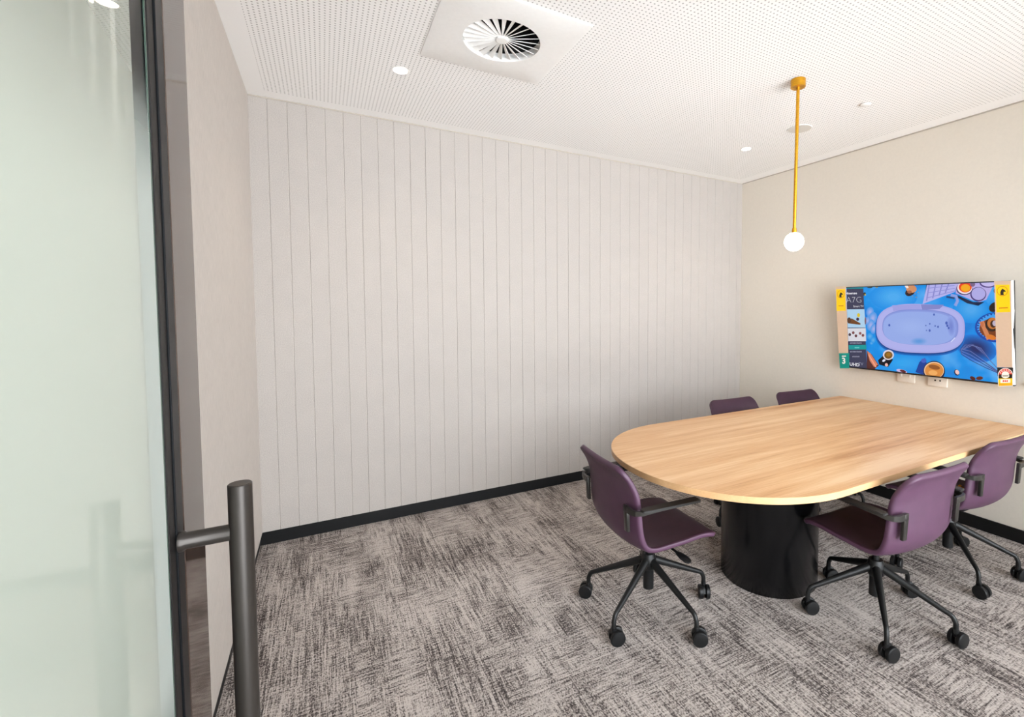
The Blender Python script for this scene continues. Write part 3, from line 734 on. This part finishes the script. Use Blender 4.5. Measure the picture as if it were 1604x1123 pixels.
# corner protectors with their stickers
lim = (-.03, TW+.06, -.03, TH_+.03)
def quadpart(name, P, c0, c1, mat):
    Q = [hom(p) for p in P]
    me = MB(); v0 = [me.bm.verts.new(TM @ V(x, y, c0)) for x, y in Q]; v1 = [me.bm.verts.new(TM @ V(x, y, c1)) for x, y in Q]
    me.bm.faces.new(v0[::-1]); me.bm.faces.new(v1)
    for k in range(4): me.bm.faces.new((v0[k], v0[(k+1) % 4], v1[(k+1) % 4], v1[k]))
    return me.obj(name, mat, tv)
cl = quadpart('cardboard_protector', [(106, 146), (189, 144), (207, 678), (132, 680)], .0145, .0165, M['card'])
cr = quadpart('cardboard_protector', [(1374, 101), (1508, 98), (1520, 790), (1396, 788)], .0145, .0165, M['card'])
def wrap(name, P, bend):
    b = MB(); A = [hom(p) for p in P]
    for (a0, b0), (a1, b1), c in ((A[0], A[1], bend[0]), (A[1], A[2], bend[1]), (A[2], A[3], bend[2]), (A[3], A[4], bend[3])):
        for wob in (0,):
            v = [TM @ V(a0, b0, .014), TM @ V(a1, b1, .014), TM @ V(a1+.009+c, b1, .006), TM @ V(a0+.009+c, b0, .006)]
            w_ = [p + TM.to_3x3() @ V(0, 0, .0015) for p in v]
            lo_ = [b.bm.verts.new(p) for p in v]; hi_ = [b.bm.verts.new(p) for p in w_]
            b.bm.faces.new(lo_[::-1]); b.bm.faces.new(hi_)
            for k in range(4): b.bm.faces.new((lo_[k], lo_[(k+1) % 4], hi_[(k+1) % 4], hi_[k]))
    return b.obj(name, M['film'], tv)
wrap('plastic_wrap', [(1509, 98), (1513, 330), (1504, 480), (1514, 640), (1524, 930)], (0, .002, -.001, .001))
def emblem(ar, cx, cy, rx, ry):
    ar.ell(cx, cy, rx, ry, M['orange']); ar.ell(cx, cy, rx*.88, ry*.88, M['yellow'])
    for P in ([(-.42, .95), (-.45, .25), (-.25, -.25), (.0, -.62), (.15, -.45), (.5, -.25), (.72, .05), (.62, .2), (.3, .12), (.22, .45), (.3, .95)],):
        ar.poly([(cx+x*rx*.85, cy+y*ry*.85) for x, y in P], M['ink'])
def sticker(name, P, par):
    ar = Art(.0166, lim); ar.poly(P, M['yellow']); return ar
ar = sticker('s', [(111, 168), (182, 166), (187, 338), (115, 340)], cl); emblem(ar, 148, 207, 29, 31)
ar.poly([(130, 296), (170, 295), (170, 302), (130, 303)], M['orange']); ar.done('yellow_sticker', tv)
ar = sticker('s', [(1385, 131), (1497, 129), (1504, 349), (1393, 352)], cr); emblem(ar, 1440, 181, 44, 40)
ar.poly([(1412, 312), (1484, 309), (1484, 319), (1412, 322)], M['orange']); ar.done('yellow_sticker', tv)
ar = Art(.0168, lim); ar.poly([(133, 678), (216, 676), (216, 797), (141, 798)], M['teal'])
p = hom((159, 758)); ar.text('3', p[0], p[1], .047, M['paper'], 1.0, .03); ar.poly([(157, 697), (189, 696), (189, 704), (157, 705)], M['paper'])
ar.done('warranty_sticker', tv)
ar = Art(.0168, lim)
arch = [(1404, 942), (1404, 850)] + [(1464-60*math.cos(PI*k/16), 850-55*math.sin(PI*k/16)) for k in range(17)] + [(1524, 938)]
ar.poly([(1398, 790), (1526, 790), (1527, 860), (1400, 860)], M['ink']); ar.poly(arch, M['paper'])
ar.poly([(1464-54*math.cos(PI*k/16), 850-50*math.sin(PI*k/16)) for k in range(17)] , M['red']); ar.poly([(1464-32*math.cos(PI*k/16), 850-30*math.sin(PI*k/16)) for k in range(17)], M['paper'])
ar.poly([(1409, 846), (1519, 844), (1519, 876), (1409, 878)], M['ink']); ar.ell(1464, 856, 31, 20, M['paper']); ar.poly([(1440, 850), (1488, 849), (1488, 862), (1440, 863)], M['gap'])
ar.poly([(1409, 878), (1519, 876), (1520, 934), (1410, 938)], M['yellow']); ar.poly([(1424, 884), (1504, 882), (1504, 912), (1424, 914)], M['paper']); ar.poly([(1410, 918), (1520, 915), (1520, 934), (1410, 938)], M['amber'])
[ar.ell(1448+15*k, 898, 6, 8, M['red'], .3, 12) for k in range(3)]
for k, ch in enumerate('ENERGY'):
    an = PI*(.86-.72*k/5); p = hom((1464+43*math.cos(an), 850-40*math.sin(an)+6)); ar.text(ch, p[0], p[1], .009, M['paper'], 1.0, .02, 'CENTER')
ar.done('energy_sticker', tv)
# wall outlets and clip
for y, z, lab, dots in ((-1.596, .944, 'white double power outlet under the television, left of the other one', False), (-1.80, .942, 'white wall outlet with two dark holes, right of its neighbour under the television', True)):
    t = thing('power_outlet', lab, 'outlet', (W, y, z), group='white wall outlets under the television')
    MB().box((-.009, 0, 0), (.017, .118, .075), bevel=.003).obj('cover_plate', M['plate'], t, smooth=True)
    for dy in ((.012, -.018) if dots else (.030, -.030)):
        b = MB()
        if dots: b.cyl(.006, .0170, .0182, axis=(-1, 0, 0), loc=(0, dy, .004), n=16, b=.0003); b.obj('socket_hole', M['ink'], t)
        else: b.box((-.0185, dy, .012), (.003, .014, .022), bevel=.001); b.obj('switch', M['white'], t, smooth=True)
t = MB().lathe([(0, 0), (.013, 0), (.014, .006), (.011, .016), (0, .019)], 24, axis=(-1, 0, 0)).obj('wall_plug', M['white'], None, smooth=True, loc=(W-.0002, -2.285, .985))
tag(t, 'tiny round white plug on the wall at the lower right of the television', 'plug')

PART_LABELS = {'globe': 'glowing white glass globe', 'rod': 'thin brass rod', 'pedestal': 'black cylindrical pedestal', 'edge_band': 'pale timber edge band', 'arm_pad': 'black arm pad',
    'yellow_sticker': 'yellow sticker with a black animal head emblem', 'warranty_sticker': 'teal sticker with a white 3', 'energy_sticker': 'energy rating sticker', 'screen': 'lit screen with a blue kitchen scene',
    'cardboard_protector': 'brown cardboard strip', 'cable_tie': 'orange cable tie', 'duct': 'dark opening behind the blades', 'grille': 'pale grey grille'}
for o in bpy.data.objects:
    k = o.name.split('.')[0]
    if o.parent and k in PART_LABELS: o['label'] = PART_LABELS[k]
# ------------------------------------------------------------------ light
w = bpy.data.worlds.new('daylight'); S.world = w; w.use_nodes = True
bg = w.node_tree.nodes['Background']; bg.inputs[0].default_value = (.90, .955, 1.0, 1); bg.inputs[1].default_value = 13.0
# the front glazing and the corridor ends let the daylight in
def portal(loc, rot, sx, sy):
    d = bpy.data.lights.new('daylight_portal', 'AREA'); d.shape = 'RECTANGLE'; d.size = sx; d.size_y = sy; d.cycles.is_portal = True
    o = bpy.data.objects.new('daylight_portal', d); COL.objects.link(o); o.location = loc; o.rotation_euler = rot
portal(((XG+W)/2, YF-.11, H/2), (PI/2, 0, PI), W-XG, H)
portal((-1.0, YF-.11, H/2), (PI/2, 0, PI), 1.9, H)

ld = bpy.data.lights.new('corridor_fill', 'AREA'); ld.shape = 'RECTANGLE'; ld.size = .6; ld.size_y = 2.4; ld.energy = 130; ld.color = (1, .96, .90)  # unseen fill light, added to brighten the frosted door glass
lo = bpy.data.objects.new('corridor_fill', ld); COL.objects.link(lo); lo.location = (-1.0, -2.9, H-.03)

# ------------------------------------------------------------------ camera
cd = bpy.data.cameras.new('camera'); cam = bpy.data.objects.new('camera', cd); COL.objects.link(cam)
R = ((0.8689486554125443, 0.0238731200554021, -0.4943261154294318), (-0.4949015537073185, 0.04024423330711346, -0.8680166207070028), (-0.000828489477081554, 0.9989046380032195, 0.046785016627584816))
cam.matrix_world = Matrix.Translation((0.35326850892586026, -3.446887312438506, 1.4491458843920484)) @ Matrix(R).to_4x4()
cd.sensor_fit = 'HORIZONTAL'; cd.sensor_width = 36; cd.lens = 36*740.39009992/1604
cd.shift_x = (802-927.89885896)/1604; cd.shift_y = -(561.5-517.24750436)/1604
cd.clip_start = .02; cd.clip_end = 60
S.camera = cam
S.view_settings.view_transform = 'Standard'; S.view_settings.look = 'None'; S.view_settings.exposure = 0.0; S.view_settings.gamma = 1; S.view_settings.use_curve_mapping = False
S.cycles.use_denoising = True; S.cycles.max_bounces = 10; S.cycles.diffuse_bounces = 6; S.cycles.glossy_bounces = 5; S.cycles.transparent_max_bounces = 16
S.cycles.sample_clamp_indirect = 8; S.cycles.caustics_reflective = False; S.cycles.caustics_refractive = False
